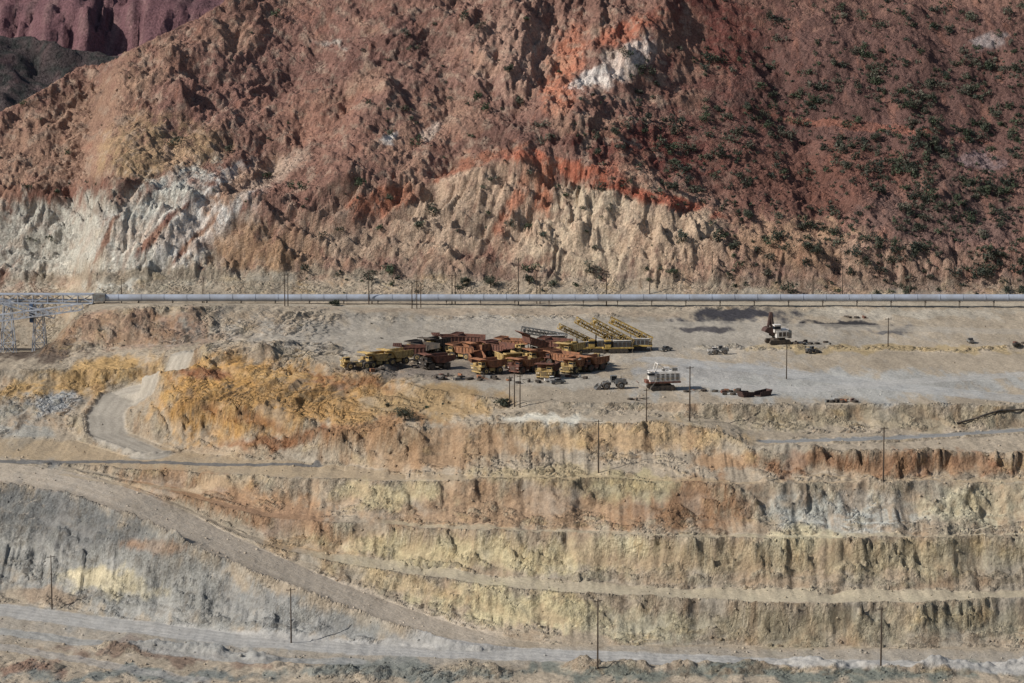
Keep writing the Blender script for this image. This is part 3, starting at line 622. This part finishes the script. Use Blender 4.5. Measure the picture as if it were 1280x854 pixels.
# ---------------------------------------------------------------- poles
def pole(u,vt,vb,arms=1,r=.2):
    x,y,z=site(u,vb); h=(vb-vt)*y/FP*1.01; b=MB(); b.cyl((0,0,-1),(0,0,h),r,r*.6,P_WD,8)
    for k in range(arms):
        zc=h-.5-k*1.3; b.box((0,0,zc),(2.4,.14,.16),P_WD,.5)
        for s in (-1.05,0,1.05): b.cyl((s*.87,s*.48,zc+.08),(s*.87,s*.48,zc+.38),.07,.05,P_GR,6)
    place('utility_pole',b.mesh('utility_pole'),x,y,float(hz(x,y)),random.uniform(-.3,.3))
for p in [(152,348,379,1),(255,347,379,1),(253,352,379,0),(356,342,383,1),(360,342,383,1),(461,340,381,1),(465,346,380,0),(515,352,386,1),(521,350,386,1),(526,354,385,0),(565,343,381,1),(569,340,381,0),(648,322,381,1,.22),(671,345,380,0),(675,345,380,1),(758,342,383,1,.22),(1137,328,372,0),(1016,345,372,0),(890,318,345,0),(812,338,368,0),(1110,397,433,1),(983,430,474,1),(862,457,527,1,.24),(808,486,528,1),
(637,470,508,1),(643,466,510,0),(650,468,510,1),(748,524,592,1,.22),(1104,533,602,1,.24),(65,692,762,1),(364,733,804,1,.22),(747,748,838,1,.24),(1101,757,833,1,.24),(1053,330,372,0)]: pole(*p)
# ---------------------------------------------------------------- vegetation
def leafmat():
    m,nt,b=nmat('desert_foliage'); b.inputs['Roughness'].default_value=.8
    at=N(nt,'ShaderNodeAttribute',attribute_name='Col'); nt.links.new(at.outputs['Color'],b.inputs['Base Color']); return m
LM=leafmat()
def trimesh(name,V,F,Cv,mat):
    me=bpy.data.meshes.new(name); me.vertices.add(len(V)); me.vertices.foreach_set('co',V.astype(np.float32).ravel())
    me.loops.add(F.size); me.loops.foreach_set('vertex_index',F.ravel().astype(np.int32)); me.polygons.add(len(F)); me.polygons.foreach_set('loop_start',np.arange(0,F.size,3,dtype=np.int32))
    me.update(calc_edges=True); a=me.color_attributes.new('Col','FLOAT_COLOR','POINT'); a.data.foreach_set('color',np.concatenate([Cv,np.ones((len(V),1))],1).astype(np.float32).ravel()); me.materials.append(mat)
    o=bpy.data.objects.new(name,me); sc.collection.objects.link(o); return o
GRE=np.array([lin((72,75,62)),lin((84,86,72)),lin((63,68,59)),lin((92,90,78)),lin((70,78,60))])
def leaves(cx,cy,cz,w,h,n,size,col):
    nlb=5; lo=rng.normal(0,.38,(nlb,3)); lo[:,2]=np.abs(lo[:,2])*.8+.25; L_=rng.integers(0,nlb,n)
    d=rng.normal(0,1,(n,3)); d/=np.linalg.norm(d,axis=1)[:,None]; p=lo[L_]+d*(rng.random((n,1))**.4)*.42
    shade=(.8+.4*rng.random(nlb))[L_]
    P=np.stack([cx+p[:,0]*w/2,cy+p[:,1]*w/2,cz+np.maximum(p[:,2],-.05)*h*.75],1)
    t=rng.normal(0,1,(n,3,3))*size; V=(P[:,None,:]+t*.6).reshape(-1,3)
    c=np.repeat(col[None]*(shade*(.85+.3*rng.random(n)))[:,None],3,axis=0); return V,c
reg=[(880,0,1280,340,1000),(780,60,960,260,160),(1000,60,1280,330,620),(1130,150,1280,360,340),(700,150,900,250,80),(300,20,700,300,90),(0,60,320,330,30),(500,120,760,220,40),(900,335,1280,368,80),(380,340,900,368,50),(0,385,500,430,12),(480,495,680,520,10),(600,250,900,350,25)]
Vs=[];Cs=[]
for (u0,v0,u1,v1,n) in reg:
    for i in range(n):
        u=random.uniform(u0,u1);v=random.uniform(v0,v1)
        if gn(np.array([u/45.]),np.array([v/45.]),9)[0]<-.05 and random.random()<.75: continue
        x,y,z=site(u,v)
        if y>1480: continue
        w=random.choice([1.0,1.2,1.4,1.6,2,2.4,2.9,3.8,4.8,5.6])*random.uniform(.8,1.2)*(1.12 if y>1140 else .45); hh=w*random.uniform(.5,.8)
        V,c=leaves(x,y,float(hz(x,y))-.2,w,hh,int(30+w*24),.24+.04*w,GRE[random.randrange(5)]*random.uniform(.7,1.25)); Vs.append(V);Cs.append(c)
V=np.concatenate(Vs);Cc=np.concatenate(Cs); trimesh('desert_shrubs',V,np.arange(len(V)).reshape(-1,3),Cc,LM)
BK=paint('bark',(88,74,62),.9,(60,50,44),.6,3)
def tree(name,u,v,w,h):
    x,y,z=site(u,v); z=float(hz(x,y)); b=MB(); b.cyl((0,0,-.4),(.1,0,h*.35),.05*w*.6,.035*w*.6,BK,8); Vl=[];Cl=[]
    for k in range(9):
        a=k*.7+random.random(); rr=w*.32*random.uniform(.3,1.1); e=Vector((rr*math.cos(a),rr*math.sin(a),h*random.uniform(.25,.7)))
        b.cyl((.1,0,h*.2),e,.03*w*.5,.015*w*.5,BK,6)
        V,c=leaves(e.x,e.y,e.z-h*.2,w*.5,h*.42,170,.24,GRE[k%3]*random.uniform(.7,1.2)); Vl.append(V);Cl.append(c)
    par=place(name,b.mesh('trunk'),x,y,z); V=np.concatenate(Vl); o=trimesh('foliage',V,np.arange(len(V)).reshape(-1,3),np.concatenate(Cl),LM); o.parent=par
for u,v,w,h in [(613,360,7.5,5.5),(581,356,4.5,4),(661,357,5,4.5),(506,526,8,5),(418,382,5,3),(628,508,4,3),(637,92,4.5,3.5),(1136,370,6,5),(1020,322,6,5.5),(935,275,6,5),(1094,178,6,5),(934,140,6,5),(842,240,6,4.5),(770,170,6,4)]:
    tree('mesquite_tree',u,v,w,h)
# ---------------------------------------------------------------- loose rock
t=(1+5**.5)/2
IV=np.array([(-1,t,0),(1,t,0),(-1,-t,0),(1,-t,0),(0,-1,t),(0,1,t),(0,-1,-t),(0,1,-t),(t,0,-1),(t,0,1),(-t,0,-1),(-t,0,1)])/1.9
IF=np.array([(0,11,5),(0,5,1),(0,1,7),(0,7,10),(0,10,11),(1,5,9),(5,11,4),(11,10,2),(10,7,6),(7,1,8),(3,9,4),(3,4,2),(3,2,6),(3,6,8),(3,8,9),(4,9,5),(2,4,11),(6,2,10),(8,6,7),(9,8,1)])
n=34000
rx=rng.uniform(-200,200,n); ry=rng.uniform(770,1270,n)
ji=np.clip(np.searchsorted(ys,ry),0,ny-1); ii=np.clip(np.searchsorted(xs,rx),0,nx-1)
kk_=K[ji,ii]; ro=RG[ji,ii]
pr=np.where(kk_<5.95,1.0,np.where(kk_<17.2,.45,np.where(kk_<21.5,.03,.5)))*np.where(ro<.2,.06,1)*(.2+.8*(gn(rx/9,ry/9,3)>.05))
pr=np.where((np.abs(kk_-np.round(kk_))<.2)&(kk_<16),pr*1.8,pr)
ok=rng.random(n)<pr; rx=rx[ok]; ry=ry[ok]; rz=hz(rx,ry); m_=len(rx); jj=ji[ok]; ii=ii[ok]
sz=.10+.36*rng.random(m_)**4
V=IV[None]*(sz[:,None,None]*rng.uniform(.6,1.4,(m_,1,3)))*rng.uniform(.7,1.3,(m_,12,1)); V[:,:,0]+=rx[:,None]; V[:,:,1]+=ry[:,None]; V[:,:,2]+=(rz+sz*.15)[:,None]
F=(IF[None]+np.arange(m_)[:,None,None]*12).reshape(-1,3)
cc=np.repeat(np.clip(COL[jj,ii]*rng.uniform(.6,1.15,(m_,1)),0,.8),12,axis=0)
RM,nt,bb=nmat('loose_rock'); bb.inputs['Roughness'].default_value=.95; at=N(nt,'ShaderNodeAttribute',attribute_name='Col'); nt.links.new(at.outputs['Color'],bb.inputs['Base Color'])
trimesh('rock_rubble',V.reshape(-1,3),F,cc,RM)
# ---------------------------------------------------------------- light, world, camera
Sd=Vector((-0.82,-0.28,0.60)).normalized(); el=math.asin(Sd.z); az=math.atan2(Sd.x,Sd.y)
w=bpy.data.worlds.new("World"); sc.world=w; w.use_nodes=True; nt=w.node_tree; bg=nt.nodes['Background']
sk=nt.nodes.new('ShaderNodeTexSky'); sk.sky_type='NISHITA'; sk.sun_disc=False; sk.sun_elevation=el; sk.sun_rotation=az; nt.links.new(sk.outputs[0],bg.inputs[0]); bg.inputs[1].default_value=.085
sd=bpy.data.lights.new('sun','SUN'); sd.energy=4.8; sd.angle=math.radians(.5); sd.color=(1,.965,.92); so=bpy.data.objects.new('sun',sd); so.rotation_euler=(-Sd).to_track_quat('-Z','Y').to_euler(); so.location=(-300,500,400); sc.collection.objects.link(so)
cd=bpy.data.cameras.new('camera'); co=bpy.data.objects.new('camera',cd); co.location=(0,0,CH); co.rotation_euler=(math.pi/2-PITCH,0,0); cd.sensor_width=36; cd.lens=36*FP/1280; cd.clip_start=1; cd.clip_end=20000; sc.collection.objects.link(co); sc.camera=co
sc.view_settings.view_transform='Standard'; sc.view_settings.look='None'; sc.view_settings.exposure=0
